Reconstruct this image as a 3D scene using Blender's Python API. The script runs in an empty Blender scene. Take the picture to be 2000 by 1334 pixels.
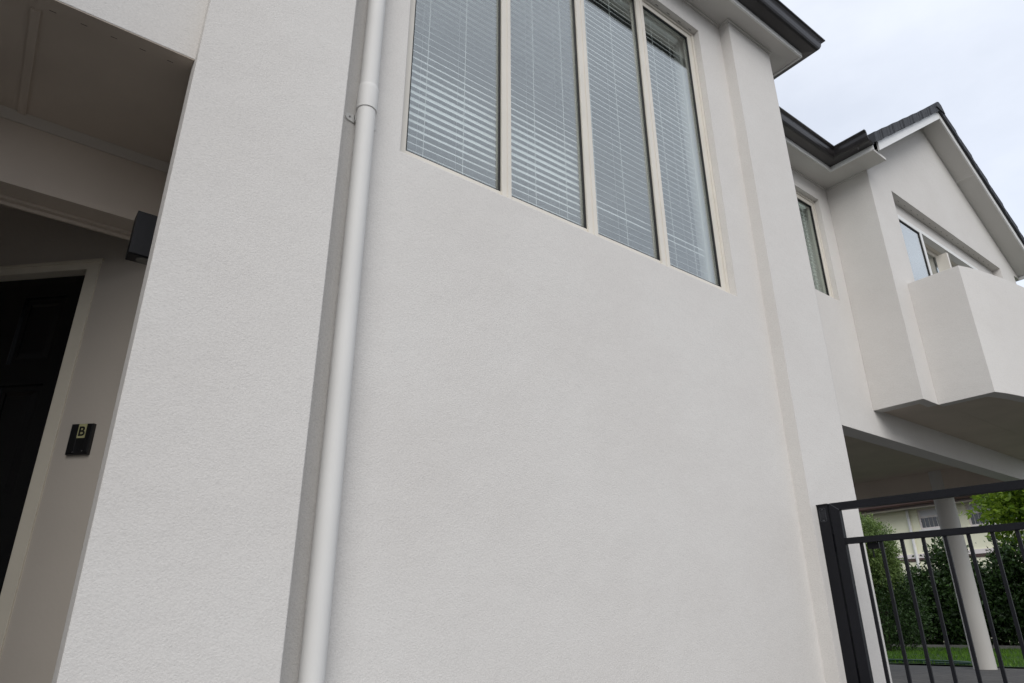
import bpy, bmesh, math, random
from mathutils import Vector, Matrix
random.seed(7)
C = bpy.context.scene.collection
R = math.radians
GZ = -0.49            # ground level (the camera lens is the origin, 0.49 m above the paving)

# ---------------------------------------------------------------- camera
sc = bpy.context.scene
cam_d = bpy.data.cameras.new("camera")
cam = bpy.data.objects.new("camera", cam_d); C.objects.link(cam)
cam_d.sensor_width = 36.0; cam_d.lens = 24.152
cam_d.clip_start = 0.02; cam_d.clip_end = 3000
yaw, pitch, roll = R(37.16329), R(22.74172), R(-0.32902)
fwd = Vector((math.sin(yaw)*math.cos(pitch), math.cos(yaw)*math.cos(pitch), math.sin(pitch)))
rt = Vector((math.cos(yaw), -math.sin(yaw), 0)); up = rt.cross(fwd)
r2 = rt*math.cos(roll) + up*math.sin(roll); u2 = -rt*math.sin(roll) + up*math.cos(roll)
cam.matrix_world = Matrix(((r2.x, u2.x, -fwd.x, 0), (r2.y, u2.y, -fwd.y, 0), (r2.z, u2.z, -fwd.z, 0), (0, 0, 0, 1)))
sc.camera = cam

# ---------------------------------------------------------------- sky and sun (thin bright cloud: one very soft sun from the street side, left)
SUN_EL = R(36); SUN_DIR = Vector((-0.60, -0.80, 0)).normalized()
w = bpy.data.worlds.new("World"); sc.world = w; w.use_nodes = True
nt = w.node_tree; nt.nodes.clear()
def wn(t, **k):
    n = nt.nodes.new(t)
    for a, b in k.items(): setattr(n, a, b)
    return n
out = wn('ShaderNodeOutputWorld'); bg = wn('ShaderNodeBackground'); bg.inputs[1].default_value = 0.10
sky = wn('ShaderNodeTexSky'); sky.sky_type = 'NISHITA'; sky.sun_disc = False
sky.sun_elevation = SUN_EL; sky.sun_rotation = math.atan2(SUN_DIR.x, SUN_DIR.y)
sky.air_density = 1.0; sky.dust_density = 3.0; sky.ozone_density = 1.0
tc = wn('ShaderNodeTexCoord'); mp = wn('ShaderNodeMapping'); mp.inputs['Scale'].default_value = (1.2, 1.2, 2.6)
nz = wn('ShaderNodeTexNoise'); nz.inputs['Scale'].default_value = 1.5; nz.inputs['Detail'].default_value = 7; nz.inputs['Roughness'].default_value = 0.55
cr = wn('ShaderNodeValToRGB'); cr.color_ramp.elements[0].position = 0.34; cr.color_ramp.elements[0].color = (0.74,)*3+(1,)
cr.color_ramp.elements[1].position = 0.66; cr.color_ramp.elements[1].color = (1, 1, 1, 1)
mx = wn('ShaderNodeMixRGB'); mx.inputs[2].default_value = (6.6, 7.0, 7.8, 1)
nt.links.new(tc.outputs['Generated'], mp.inputs[0]); nt.links.new(mp.outputs[0], nz.inputs['Vector'])
nt.links.new(nz.outputs['Fac'], cr.inputs[0]); nt.links.new(cr.outputs[0], mx.inputs[0])
# thin cloud brightens towards the right, beyond the house
dt = wn('ShaderNodeVectorMath', operation='DOT_PRODUCT'); dt.inputs[1].default_value = (0.93, 0.30, -0.20)
nt.links.new(tc.outputs['Generated'], dt.inputs[0])
gr = wn('ShaderNodeMapRange'); gr.inputs['From Min'].default_value = 0.30; gr.inputs['From Max'].default_value = 0.85; gr.inputs['To Min'].default_value = 1.0; gr.inputs['To Max'].default_value = 1.30
nt.links.new(dt.outputs['Value'], gr.inputs['Value'])
sc2 = wn('ShaderNodeVectorMath', operation='SCALE'); nt.links.new(gr.outputs[0], sc2.inputs['Scale'])
nt.links.new(sky.outputs[0], mx.inputs[1]); nt.links.new(mx.outputs[0], sc2.inputs[0]); nt.links.new(sc2.outputs[0], bg.inputs[0]); nt.links.new(bg.outputs[0], out.inputs[0])
sd = bpy.data.lights.new("sun", 'SUN'); sd.energy = 1.5; sd.angle = R(45); sd.color = (1.0, 0.985, 0.965)
sun = bpy.data.objects.new("sun", sd); C.objects.link(sun)
sv = Vector((SUN_DIR.x*math.cos(SUN_EL), SUN_DIR.y*math.cos(SUN_EL), math.sin(SUN_EL)))
sun.rotation_euler = sv.to_track_quat('Z', 'Y').to_euler(); sun.location = sv*60
sc.view_settings.view_transform = 'Standard'; sc.view_settings.look = 'None'
sc.view_settings.exposure = 0.25; sc.view_settings.gamma = 1.0

# ---------------------------------------------------------------- materials
def lk(m, a, b): m.node_tree.links.new(a, b)
def mat(name, col, rough=0.6, metal=0.0, spec=0.5, bump=None, var=None, coat=0.0, bevel=0.0):
    """bump=(scale, distance, strength)  var=(scale, amount, second colour)"""
    m = bpy.data.materials.new(name); m.use_nodes = True
    n = m.node_tree.nodes; b = n['Principled BSDF']
    b.inputs['Base Color'].default_value = (*col, 1); b.inputs['Roughness'].default_value = rough
    b.inputs['Metallic'].default_value = metal; b.inputs['Specular IOR Level'].default_value = spec
    b.inputs['Coat Weight'].default_value = coat
    tcn = n.new('ShaderNodeTexCoord'); last = None
    if bevel:
        bv = n.new('ShaderNodeBevel'); bv.samples = 4; bv.inputs[0].default_value = bevel; last = bv.outputs[0]
    if bump:
        z = n.new('ShaderNodeTexNoise'); z.inputs['Scale'].default_value = bump[0]; z.inputs['Detail'].default_value = 4
        z.inputs['Roughness'].default_value = 0.6
        lk(m, tcn.outputs['Object'], z.inputs['Vector'])
        bp = n.new('ShaderNodeBump'); bp.inputs['Distance'].default_value = bump[1]; bp.inputs['Strength'].default_value = bump[2]
        lk(m, z.outputs['Fac'], bp.inputs['Height'])
        if last: lk(m, last, bp.inputs['Normal'])
        last = bp.outputs[0]
    if last: lk(m, last, b.inputs['Normal'])
    if var:
        z2 = n.new('ShaderNodeTexNoise'); z2.inputs['Scale'].default_value = var[0]; z2.inputs['Detail'].default_value = 6
        lk(m, tcn.outputs['Object'], z2.inputs['Vector'])
        rp = n.new('ShaderNodeValToRGB'); rp.color_ramp.elements[0].position = 0.35; rp.color_ramp.elements[1].position = 0.68
        rp.color_ramp.elements[0].color = (*[c*(1-var[1]) for c in (var[2] if len(var) > 2 else col)], 1)
        rp.color_ramp.elements[1].color = (*col, 1)
        lk(m, z2.outputs['Fac'], rp.inputs[0]); lk(m, rp.outputs[0], b.inputs['Base Color'])
    return m

def stucco(name, col, fine=1.0):
    m = mat(name, col, 0.92, spec=0.25)
    n = m.node_tree.nodes; b = n['Principled BSDF']
    t = n.new('ShaderNodeTexCoord')
    mp1 = n.new('ShaderNodeMapping'); mp1.inputs['Scale'].default_value = (1.0, 1.0, 1.15); mp1.inputs['Rotation'].default_value = (0.5, 0.9, 0.4)
    lk(m, t.outputs['Object'], mp1.inputs[0])
    a = n.new('ShaderNodeTexNoise'); a.inputs['Distortion'].default_value = 0.3; a.inputs['Scale'].default_value = 190; a.inputs['Detail'].default_value = 1; a.inputs['Roughness'].default_value = 0.5
    v = n.new('ShaderNodeTexNoise'); v.inputs['Scale'].default_value = 130; v.inputs['Detail'].default_value = 1; v.inputs['Distortion'].default_value = 0.3
    c = n.new('ShaderNodeTexNoise'); c.inputs['Scale'].default_value = 5.0; c.inputs['Detail'].default_value = 3
    for q in (a, v, c): lk(m, mp1.outputs[0], q.inputs['Vector'])
    s1 = n.new('ShaderNodeMath'); s1.operation = 'MULTIPLY_ADD'; s1.inputs[1].default_value = 1.1
    lk(m, v.outputs['Fac'], s1.inputs[0]); lk(m, a.outputs['Fac'], s1.inputs[2])
    bv = n.new('ShaderNodeBevel'); bv.samples = 4; bv.inputs[0].default_value = 0.007
    bp0 = n.new('ShaderNodeBump'); bp0.inputs['Distance'].default_value = 0.012; bp0.inputs['Strength'].default_value = 0.35
    lk(m, c.outputs['Fac'], bp0.inputs['Height']); lk(m, bv.outputs[0], bp0.inputs['Normal'])
    bp = n.new('ShaderNodeBump'); bp.inputs['Distance'].default_value = 0.0013*fine; bp.inputs['Strength'].default_value = 0.6
    lk(m, s1.outputs[0], bp.inputs['Height']); lk(m, bp0.outputs[0], bp.inputs['Normal']); lk(m, bp.outputs[0], b.inputs['Normal'])
    # weathering: faint broad blotches and fine grain
    d = n.new('ShaderNodeTexNoise'); d.inputs['Scale'].default_value = 1.3; d.inputs['Detail'].default_value = 8; d.inputs['Roughness'].default_value = 0.6
    lk(m, t.outputs['Object'], d.inputs['Vector'])
    rp = n.new('ShaderNodeValToRGB'); rp.color_ramp.elements[0].position = 0.3; rp.color_ramp.elements[1].position = 0.7
    rp.color_ramp.elements[0].color = (*[q*f_ for q, f_ in zip(col, (0.945, 0.935, 0.93))], 1); rp.color_ramp.elements[1].color = (*col, 1)
    lk(m, d.outputs['Fac'], rp.inputs[0])
    g = n.new('ShaderNodeValToRGB'); g.color_ramp.elements[0].position = 0.25; g.color_ramp.elements[1].position = 0.6
    g.color_ramp.elements[0].color = (0.90, 0.90, 0.90, 1); g.color_ramp.elements[1].color = (1, 1, 1, 1)
    lk(m, v.outputs['Fac'], g.inputs[0])
    mm = n.new('ShaderNodeMixRGB'); mm.blend_type = 'MULTIPLY'; mm.inputs[0].default_value = 0.8
    lk(m, rp.outputs[0], mm.inputs[1]); lk(m, g.outputs[0], mm.inputs[2]); lk(m, mm.outputs[0], b.inputs['Base Color'])
    return m

M = {}
M['stucco'] = stucco('stucco', (0.672, 0.652, 0.621))
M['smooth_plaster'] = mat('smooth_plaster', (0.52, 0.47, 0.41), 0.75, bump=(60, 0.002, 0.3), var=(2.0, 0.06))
M['soffit'] = mat('soffit_paint', (0.64, 0.62, 0.585), 0.6, bump=(25, 0.002, 0.15), var=(1.5, 0.07))
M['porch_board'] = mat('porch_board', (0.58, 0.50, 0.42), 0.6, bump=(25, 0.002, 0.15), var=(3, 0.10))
M['trim_white'] = mat('trim_white', (0.76, 0.76, 0.74), 0.4, bump=(30, 0.001, 0.2), var=(3, 0.06))
M['frame'] = mat('beige_frame', (0.70, 0.66, 0.585), 0.32, bump=(14, 0.001, 0.15), var=(5, 0.06), bevel=0.002)
M['door_frame'] = mat('door_frame_paint', (0.74, 0.68, 0.565), 0.4, bevel=0.002, var=(5, 0.08))
M['gasket'] = mat('gasket_rubber', (0.006, 0.006, 0.007), 0.6, var=(20, 0.3))
M['slat'] = mat('blind_slat', (0.90, 0.91, 0.90), 0.35, var=(4, 0.05))
M['cord'] = mat('blind_cord', (0.85, 0.85, 0.83), 0.7, var=(20, 0.05))
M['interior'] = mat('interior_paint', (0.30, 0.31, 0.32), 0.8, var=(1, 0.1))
M['gutter'] = mat('brown_gutter', (0.030, 0.027, 0.028), 0.30, spec=0.6, bump=(6, 0.003, 0.25), var=(4, 0.25), bevel=0.004)
M['tile'] = mat('roof_tile', (0.040, 0.043, 0.050), 0.75, bump=(70, 0.004, 0.6), var=(25, 0.35))
M['pipe'] = mat('pipe_pvc', (0.69, 0.68, 0.655), 0.62, spec=0.3, bump=(9, 0.001, 0.2), var=(2.5, 0.06))
M['black_metal'] = mat('black_powder_coat', (0.0055, 0.006, 0.009), 0.5, spec=0.25, bump=(220, 0.0006, 0.4), var=(7, 0.25), bevel=0.002)
M['badge'] = mat('badge_grey', (0.075, 0.08, 0.09), 0.5, var=(30, 0.2))
M['door'] = mat('black_door', (0.006, 0.006, 0.0065), 0.22, spec=0.4, bump=(8, 0.001, 0.2), var=(5, 0.2), bevel=0.003)
M['chrome'] = mat('chrome', (0.6, 0.6, 0.6), 0.2, metal=1.0, var=(9, 0.1))
M['plastic'] = mat('black_plastic', (0.008, 0.008, 0.009), 0.3, var=(12, 0.2), bevel=0.002)
M['label'] = mat('yellowed_label', (0.44, 0.42, 0.22), 0.5, var=(30, 0.08))
M['lens'] = mat('lamp_lens', (0.06, 0.065, 0.06), 0.12, spec=0.6, var=(20, 0.1))
M['concrete'] = mat('concrete', (0.22, 0.21, 0.195), 0.9, bump=(60, 0.004, 0.5), var=(3, 0.25))
M['asphalt'] = mat('asphalt', (0.055, 0.054, 0.052), 0.9, bump=(90, 0.004, 0.5), var=(2, 0.25))
M['soil'] = mat('soil', (0.05, 0.04, 0.03), 0.95, bump=(20, 0.02, 0.6), var=(6, 0.4))
M['column'] = mat('column_paint', (0.56, 0.54, 0.50), 0.7, bump=(50, 0.002, 0.3), var=(2, 0.08))
M['cream'] = mat('cream_wall', (0.88, 0.87, 0.66), 0.8, bump=(40, 0.003, 0.3), var=(2, 0.06))
M['brown_trim'] = mat('brown_trim', (0.085, 0.05, 0.042), 0.5, var=(4, 0.2))
M['white_frame'] = mat('white_window_frame', (0.76, 0.70, 0.68), 0.4, var=(6, 0.05))
M['far_pane_dark'] = mat('far_pane_dark', (0.02, 0.025, 0.03), 0.08, spec=0.8, var=(3, 0.3))
M['far_blind'] = mat('far_blind', (0.70, 0.70, 0.72), 0.6, var=(3, 0.05))
M['fence'] = mat('dark_timber', (0.022, 0.018, 0.015), 0.85, bump=(30, 0.004, 0.5), var=(9, 0.4))
M['hose'] = mat('green_hose', (0.012, 0.07, 0.035), 0.35, var=(9, 0.2))
M['bark'] = mat('bark', (0.07, 0.055, 0.04), 0.9, bump=(40, 0.01, 0.7), var=(12, 0.4))

def leafmat(name, a, b, trans=0.25):
    m = bpy.data.materials.new(name); m.use_nodes = True; n = m.node_tree.nodes; p = n['Principled BSDF']
    p.inputs['Roughness'].default_value = 0.42; p.inputs['Specular IOR Level'].default_value = 0.35
    t = n.new('ShaderNodeTexCoord'); z = n.new('ShaderNodeTexNoise'); z.inputs['Scale'].default_value = 9; z.inputs['Detail'].default_value = 6
    lk(m, t.outputs['Object'], z.inputs['Vector'])
    at = n.new('ShaderNodeAttribute'); at.attribute_name = 'leaf_tone'
    ad = n.new('ShaderNodeMath'); ad.operation = 'MULTIPLY_ADD'; ad.inputs[1].default_value = 0.75
    lk(m, at.outputs['Fac'], ad.inputs[0]); 
    sb = n.new('ShaderNodeMath'); sb.operation = 'MULTIPLY_ADD'; sb.inputs[1].default_value = 0.9; sb.inputs[2].default_value = -0.32
    lk(m, z.outputs['Fac'], sb.inputs[0]); lk(m, sb.outputs[0], ad.inputs[2])
    r = n.new('ShaderNodeValToRGB'); r.color_ramp.elements[0].color = (*a, 1); r.color_ramp.elements[1].color = (*b, 1)
    lk(m, ad.outputs[0], r.inputs[0]); lk(m, r.outputs[0], p.inputs['Base Color'])
    tr = n.new('ShaderNodeBsdfTranslucent'); lk(m, r.outputs[0], tr.inputs[0])
    ms = n.new('ShaderNodeMixShader'); ms.inputs[0].default_value = trans
    lk(m, p.outputs[0], ms.inputs[1]); lk(m, tr.outputs[0], ms.inputs[2]); lk(m, ms.outputs[0], n['Material Output'].inputs[0])
    return m
M['leaf_olive'] = leafmat('leaf_olive', (0.03, 0.07, 0.015), (0.34, 0.46, 0.15))
M['leaf_dark'] = leafmat('leaf_dark', (0.006, 0.016, 0.005), (0.065, 0.13, 0.03), 0.12)
M['leaf_bright'] = leafmat('leaf_bright', (0.04, 0.12, 0.015), (0.36, 0.50, 0.05), 0.4)
M['grass'] = leafmat('grass_blades', (0.04, 0.11, 0.01), (0.14, 0.28, 0.02), 0.3)

def glassmat(name, ior, tint, rough=0.0):
    m = bpy.data.materials.new(name); m.use_nodes = True; n = m.node_tree.nodes
    n.remove(n['Principled BSDF'])
    tr = n.new('ShaderNodeBsdfTransparent'); tr.inputs[0].default_value = (*tint, 1)
    gl = n.new('ShaderNodeBsdfGlossy'); gl.inputs['Roughness'].default_value = rough; gl.inputs[0].default_value = (0.96, 0.98, 0.96, 1)
    fr = n.new('ShaderNodeLayerWeight'); fr.inputs[0].default_value = 0.5
    pw = n.new('ShaderNodeMath'); pw.operation = 'POWER'; pw.inputs[1].default_value = 4.5; lk(m, fr.outputs['Facing'], pw.inputs[0])
    f0 = ((ior-1)/(ior+1))**2*1.6
    ma = n.new('ShaderNodeMath'); ma.operation = 'MULTIPLY_ADD'; ma.inputs[1].default_value = 1-f0; ma.inputs[2].default_value = f0; lk(m, pw.outputs[0], ma.inputs[0])
    t = n.new('ShaderNodeTexCoord'); z = n.new('ShaderNodeTexNoise'); z.inputs['Scale'].default_value = 1.1
    lk(m, t.outputs['Object'], z.inputs['Vector'])
    bp = n.new('ShaderNodeBump'); bp.inputs['Distance'].default_value = 0.006; bp.inputs['Strength'].default_value = 0.25
    lk(m, z.outputs['Fac'], bp.inputs['Height']); lk(m, bp.outputs[0], gl.inputs['Normal'])
    ms = n.new('ShaderNodeMixShader')
    lk(m, ma.outputs[0], ms.inputs[0]); lk(m, tr.outputs[0], ms.inputs[1]); lk(m, gl.outputs[0], ms.inputs[2])
    lk(m, ms.outputs[0], n['Material Output'].inputs[0])
    return m
M['glass'] = glassmat('window_glass', 2.12, (0.96, 0.985, 0.98))
M['glass_clear'] = glassmat('clear_window_glass', 1.45, (0.93, 0.97, 0.95))
M['glass_far'] = glassmat('mirror_glass', 3.2, (0.5, 0.55, 0.58))

def paver_mat():
    m = mat('block_paving', (0.25, 0.24, 0.235), 0.85)
    n = m.node_tree.nodes; b = n['Principled BSDF']
    t = n.new('ShaderNodeTexCoord'); br = n.new('ShaderNodeTexBrick')
    br.inputs['Scale'].default_value = 1.0; br.inputs['Brick Width'].default_value = 0.2; br.inputs['Row Height'].default_value = 0.1
    br.inputs['Mortar Size'].default_value = 0.005; br.inputs['Color1'].default_value = (0.12, 0.115, 0.11, 1)
    br.inputs['Color2'].default_value = (0.085, 0.082, 0.08, 1); br.inputs['Mortar'].default_value = (0.04, 0.038, 0.036, 1)
    lk(m, t.outputs['Object'], br.inputs['Vector']); lk(m, br.outputs['Color'], b.inputs['Base Color'])
    bp = n.new('ShaderNodeBump'); bp.inputs['Distance'].default_value = 0.004; bp.invert = True
    lk(m, br.outputs['Fac'], bp.inputs['Height']); lk(m, bp.outputs[0], b.inputs['Normal'])
    return m
M['paving'] = paver_mat()

# ---------------------------------------------------------------- helpers
def tag(o, label=None, cat=None, group=None, kind=None):
    if label: o['label'] = label
    if cat: o['category'] = cat
    if group: o['group'] = group
    if kind: o['kind'] = kind
    return o
def empty(name, loc, label, cat, group=None):
    o = bpy.data.objects.new(name, None); C.objects.link(o); o.location = loc; o.empty_display_size = 0.2
    return tag(o, label, cat, group)
def world_of(o):
    v = Vector((0, 0, 0))
    while o is not None: v = v + o.location; o = o.parent
    return v
class MB:
    def __init__(s): s.v = []; s.f = []
    def add(s, vs, fs):
        k = len(s.v); s.v += [Vector(q) for q in vs]; s.f += [tuple(i+k for i in q) for q in fs]; return s
    def box(s, x0, x1, y0, y1, z0, z1):
        return s.add([(x0,y0,z0),(x1,y0,z0),(x1,y1,z0),(x0,y1,z0),(x0,y0,z1),(x1,y0,z1),(x1,y1,z1),(x0,y1,z1)],
                     [(0,3,2,1),(4,5,6,7),(0,1,5,4),(1,2,6,5),(2,3,7,6),(3,0,4,7)])
    def tube(s, pts, r, seg=12, caps=True):
        pts = [Vector(p) for p in pts]; rs = r if isinstance(r, (list, tuple)) else [r]*len(pts)
        rings = []; ref = None
        for i, p in enumerate(pts):
            d = (pts[min(i+1, len(pts)-1)] - pts[max(i-1, 0)]).normalized()
            if ref is None: ref = Vector((0, 0, 1)) if abs(d.z) < 0.9 else Vector((1, 0, 0))
            a = d.cross(ref).normalized(); b = d.cross(a).normalized(); ref = a.cross(d)
            rings.append([p + (a*math.cos(2*math.pi*j/seg) + b*math.sin(2*math.pi*j/seg))*rs[i] for j in range(seg)])
        vs = [q for g in rings for q in g]; fs = []
        for i in range(len(pts)-1):
            for j in range(seg):
                a0 = i*seg+j; a1 = i*seg+(j+1) % seg; fs.append((a0, a1, a1+seg, a0+seg))
        if caps: fs += [tuple(range(seg))[::-1], tuple((len(pts)-1)*seg+j for j in range(seg))]
        return s.add(vs, fs)
    def lathe(s, cx, cy, prof, seg=40):
        vs = []; fs = []
        for r, z in prof:
            vs += [(cx+r*math.cos(2*math.pi*j/seg), cy+r*math.sin(2*math.pi*j/seg), z) for j in range(seg)]
        for i in range(len(prof)-1):
            for j in range(seg):
                a0 = i*seg+j; a1 = i*seg+(j+1) % seg; fs.append((a0, a1, a1+seg, a0+seg))
        fs += [tuple(range(seg))[::-1], tuple((len(prof)-1)*seg+j for j in range(seg))]
        return s.add(vs, fs)
    def sweep(s, prof, path):
        """prof: list of (outward offset, z) ; path: list of (x, y, ox, oy) points with the outward mitre vector"""
        n = len(prof); vs = []; fs = []
        for (x, y, ox, oy) in path: vs += [(x+ox*o, y+oy*o, z) for o, z in prof]
        for i in range(len(path)-1):
            for j in range(n):
                a = i*n+j; b = i*n+(j+1) % n; fs.append((a, b, b+n, a+n))
        fs += [tuple(range(n)), tuple((len(path)-1)*n+j for j in range(n))[::-1]]
        return s.add(vs, fs)
    def prism_xz(s, poly, y0, y1):
        n = len(poly); vs = [(x, y0, z) for x, z in poly] + [(x, y1, z) for x, z in poly]
        fs = [tuple(range(n)), tuple(range(n, 2*n))[::-1]] + [((i+1) % n, i, i+n, (i+1) % n+n) for i in range(n)]
        return s.add(vs, fs)
    def prism_xy(s, poly, z0, z1):
        n = len(poly); vs = [(x, y, z0) for x, y in poly] + [(x, y, z1) for x, y in poly]
        fs = [tuple(range(n))[::-1], tuple(range(n, 2*n))] + [(i, (i+1) % n, (i+1) % n+n, i+n) for i in range(n)]
        return s.add(vs, fs)
    def plate(s, outer, holes, y0, y1):
        """wall in the xz plane with holes, from y0 to y1, one welded solid"""
        bm = bmesh.new(); edges = []
        for lp in [outer]+holes:
            vv = [bm.verts.new((x, y0, z)) for x, z in lp]
            edges += [bm.edges.new((vv[i], vv[(i+1) % len(vv)])) for i in range(len(vv))]
        bmesh.ops.triangle_fill(bm, use_beauty=True, edges=edges)
        fs = list(bm.faces)
        ex = bmesh.ops.extrude_face_region(bm, geom=fs)
        for q in ex['geom']:
            if isinstance(q, bmesh.types.BMVert): q.co.y = y1
        bmesh.ops.recalc_face_normals(bm, faces=bm.faces)
        bm.verts.index_update()
        s.add([q.co.copy() for q in bm.verts], [tuple(v.index for v in f.verts) for f in bm.faces]); bm.free()
        return s
    def xf(s, mtx):
        s.v = [mtx @ q for q in s.v]; return s
    def build(s, name, m, parent=None, smooth=False, fix=True, base=None):
        off = world_of(parent) if parent else (Vector(base) if base else Vector((0, 0, 0)))
        me = bpy.data.meshes.new(name); me.from_pydata([q-off for q in s.v], [], s.f)
        if fix:
            bm = bmesh.new(); bm.from_mesh(me); bmesh.ops.recalc_face_normals(bm, faces=bm.faces); bm.to_mesh(me); bm.free()
        me.materials.append(m); me.update()
        if smooth:
            for p in me.polygons: p.use_smooth = True
            try: me.set_sharp_from_angle(angle=R(35))
            except Exception: pass
        o = bpy.data.objects.new(name, me); C.objects.link(o)
        if parent: o.parent = parent
        elif base: o.location = base
        return o
def rect(x0, x1, z0, z1): return [(x0, z0), (x1, z0), (x1, z1), (x0, z1)]
TOP = 4.51

# ---------------------------------------------------------------- ground
tag(MB().add([(-400, -400, GZ-0.03), (400, -400, GZ-0.03), (400, 400, GZ-0.03), (-400, 400, GZ-0.03)], [(0, 1, 2, 3)]).build('ground', M['asphalt'], fix=False), kind='structure')
tag(MB().box(-8, 10.85, -7, 12, GZ-0.026, GZ).build('driveway', M['paving']), kind='structure')
# lawn rises gently to the kerb
lw = MB()
lv = []; lf = []
nx, ny = 20, 40
def lawn_z(x, y): return GZ + 0.012 + 0.085*(x-10.87)/5.0 + 0.012*math.sin(x*3.1+y*1.7)*math.sin(y*2.3)
for i in range(nx+1):
    for j in range(ny+1):
        x = 10.87+5.0*i/nx; y = -4+18*j/ny; lv.append((x, y, lawn_z(x, y)))
for i in range(nx):
    for j in range(ny):
        a = i*(ny+1)+j; lf.append((a, a+ny+1, a+ny+2, a+1))
lw.add(lv, lf)
tag(lw.build('lawn', mat('lawn_soil', (0.035, 0.085, 0.015), 0.95, bump=(40, 0.02, 0.7), var=(8, 0.4)), fix=False), kind='structure')
gb = MB(); 
for k in range(26000):
    x = random.uniform(10.9, 15.75); y = random.uniform(2.0, 10.5)
    z = lawn_z(x, y); h = random.uniform(0.025, 0.06); a = random.uniform(0, math.pi); dx = math.cos(a)*0.006; dy = math.sin(a)*0.006
    lx = random.gauss(0, 0.015); ly = random.gauss(0, 0.015)
    gb.add([(x-dx, y-dy, z-0.004), (x+dx, y+dy, z-0.004), (x+lx, y+ly, z+h)], [(0, 1, 2)])
grass = gb.build('grass', M['grass'], fix=False)
at = grass.data.attributes.new('leaf_tone', 'FLOAT', 'FACE'); at.data.foreach_set('value', [random.random() for _ in grass.data.polygons])
tag(grass, 'short green grass of the lawn behind the carport', 'grass', kind='stuff')
tag(MB().box(15.87, 16.0, -4, 14, GZ-0.02, GZ+0.16).build('kerb', M['concrete']), kind='structure')
tag(MB().box(16.0, 40, -14, 30, GZ-0.028, GZ+0.13).build('garden_bed', M['soil']), kind='structure')

# ---------------------------------------------------------------- the house
H = empty('house', (4.43, 3.0, GZ), 'pale grey rendered two storey house with dark gutters and beige framed windows', 'house')
# front wall with the large window opening
W1 = rect(1.121, 3.577, 1.980, 4.285)
MB().plate(rect(0.72, 3.95, GZ-0.02, TOP), [W1], 2.30, 2.44).build('wall', M['stucco'], H)
# entrance pillar and the porch side wall behind it
pl = MB(); pl.prism_xy([(0.235, 2.139), (0.785, 2.139), (0.785, 3.4), (0.36, 3.4), (0.36, 2.236), (0.235, 2.236)], GZ-0.02, TOP)
tag(pl.build('pillar', M['stucco'], H), 'wide flat pillar right of the black entrance door')
MB().box(3.871, 4.43, 2.213, 2.50, GZ-0.02, TOP).build('pilaster', M['stucco'], H)
MB().box(4.30, 4.43, 2.50, 8.5, GZ-0.02, TOP).build('side_wall', M['stucco'], H)
MB().box(-1.95, -1.80, 2.30, 8.5, GZ-0.02, TOP).build('side_wall', M['stucco'], H)
MB().box(-1.80, 4.30, 8.35, 8.5, GZ-0.02, TOP).build('back_wall', M['stucco'], H)
MB().box(-1.95, 0.26, 2.195, 2.262, 1.903, TOP).build('lintel_wall', M['stucco'], H)
MB().box(-1.95, -1.25, 2.139, 2.194, GZ-0.02, 1.903).build('porch_pier', M['stucco'], H)
MB().box(-3.2, -0.95, 1.30, 2.138, GZ-0.02, TOP).build('porch_shade_block', M['stucco'], H)  # unseen block added to keep light from the left out of the porch
# drip slots under the lintel
for k in range(8):
    x = 0.165 - k*0.0905
    MB().box(x-0.010, x+0.010, 2.2520, 2.2535, 1.8985, 1.8994).build('vent_slot', M['gasket'], H)
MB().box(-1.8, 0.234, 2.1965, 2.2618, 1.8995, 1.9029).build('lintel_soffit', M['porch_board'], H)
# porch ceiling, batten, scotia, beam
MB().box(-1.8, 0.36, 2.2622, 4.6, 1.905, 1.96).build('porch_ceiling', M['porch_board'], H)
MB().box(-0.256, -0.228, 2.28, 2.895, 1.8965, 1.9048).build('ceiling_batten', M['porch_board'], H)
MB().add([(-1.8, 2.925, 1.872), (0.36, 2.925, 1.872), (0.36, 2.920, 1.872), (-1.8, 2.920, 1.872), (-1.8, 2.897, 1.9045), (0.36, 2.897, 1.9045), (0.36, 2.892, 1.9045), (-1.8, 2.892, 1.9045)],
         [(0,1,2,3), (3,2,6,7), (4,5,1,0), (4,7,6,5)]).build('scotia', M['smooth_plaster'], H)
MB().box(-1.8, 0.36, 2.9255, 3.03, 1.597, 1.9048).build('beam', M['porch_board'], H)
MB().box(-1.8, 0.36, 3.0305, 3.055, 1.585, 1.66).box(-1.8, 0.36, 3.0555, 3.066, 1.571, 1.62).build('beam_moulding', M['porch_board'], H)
# diagonal door wall, built flat along u then turned 45 degrees:  plane x+y = 3.5
ang = Matrix.Translation(Vector((1.75, 1.75, 0))) @ Matrix.Rotation(R(-45), 4, 'Z')
def D45(u): return u*1.0 - 1.75*math.sqrt(2)     # u is measured from the point x = 0
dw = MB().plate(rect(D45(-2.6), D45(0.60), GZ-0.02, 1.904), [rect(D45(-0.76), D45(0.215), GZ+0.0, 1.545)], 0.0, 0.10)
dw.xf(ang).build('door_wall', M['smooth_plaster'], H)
fr = MB().plate([(D45(-0.832), GZ), (D45(-0.69), GZ), (D45(-0.69), 1.530), (D45(0.176), 1.530), (D45(0.176), GZ), (D45(0.241), GZ), (D45(0.241), 1.562), (D45(-0.832), 1.562)], [], -0.003, 0.09)
fr.box(D45(0.232), D45(0.241), -0.007, -0.0032, GZ, 1.55)
fr.box(D45(-0.85), D45(0.252), -0.014, 0.004, 1.5625, 1.574)
dfr = fr.xf(ang).build('door_frame', M['door_frame'], H)
dl = MB()
cols = [(-0.585, -0.365), (-0.150, 0.063)]; rows = [(1.10, 1.43), (0.50, 1.00), (-0.30, 0.28)]
dl.plate(rect(D45(-0.689), D45(0.175), GZ+0.01, 1.529), [rect(D45(a), D45(b), c, d) for a, b in cols for c, d in rows], 0.050, 0.062)
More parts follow.
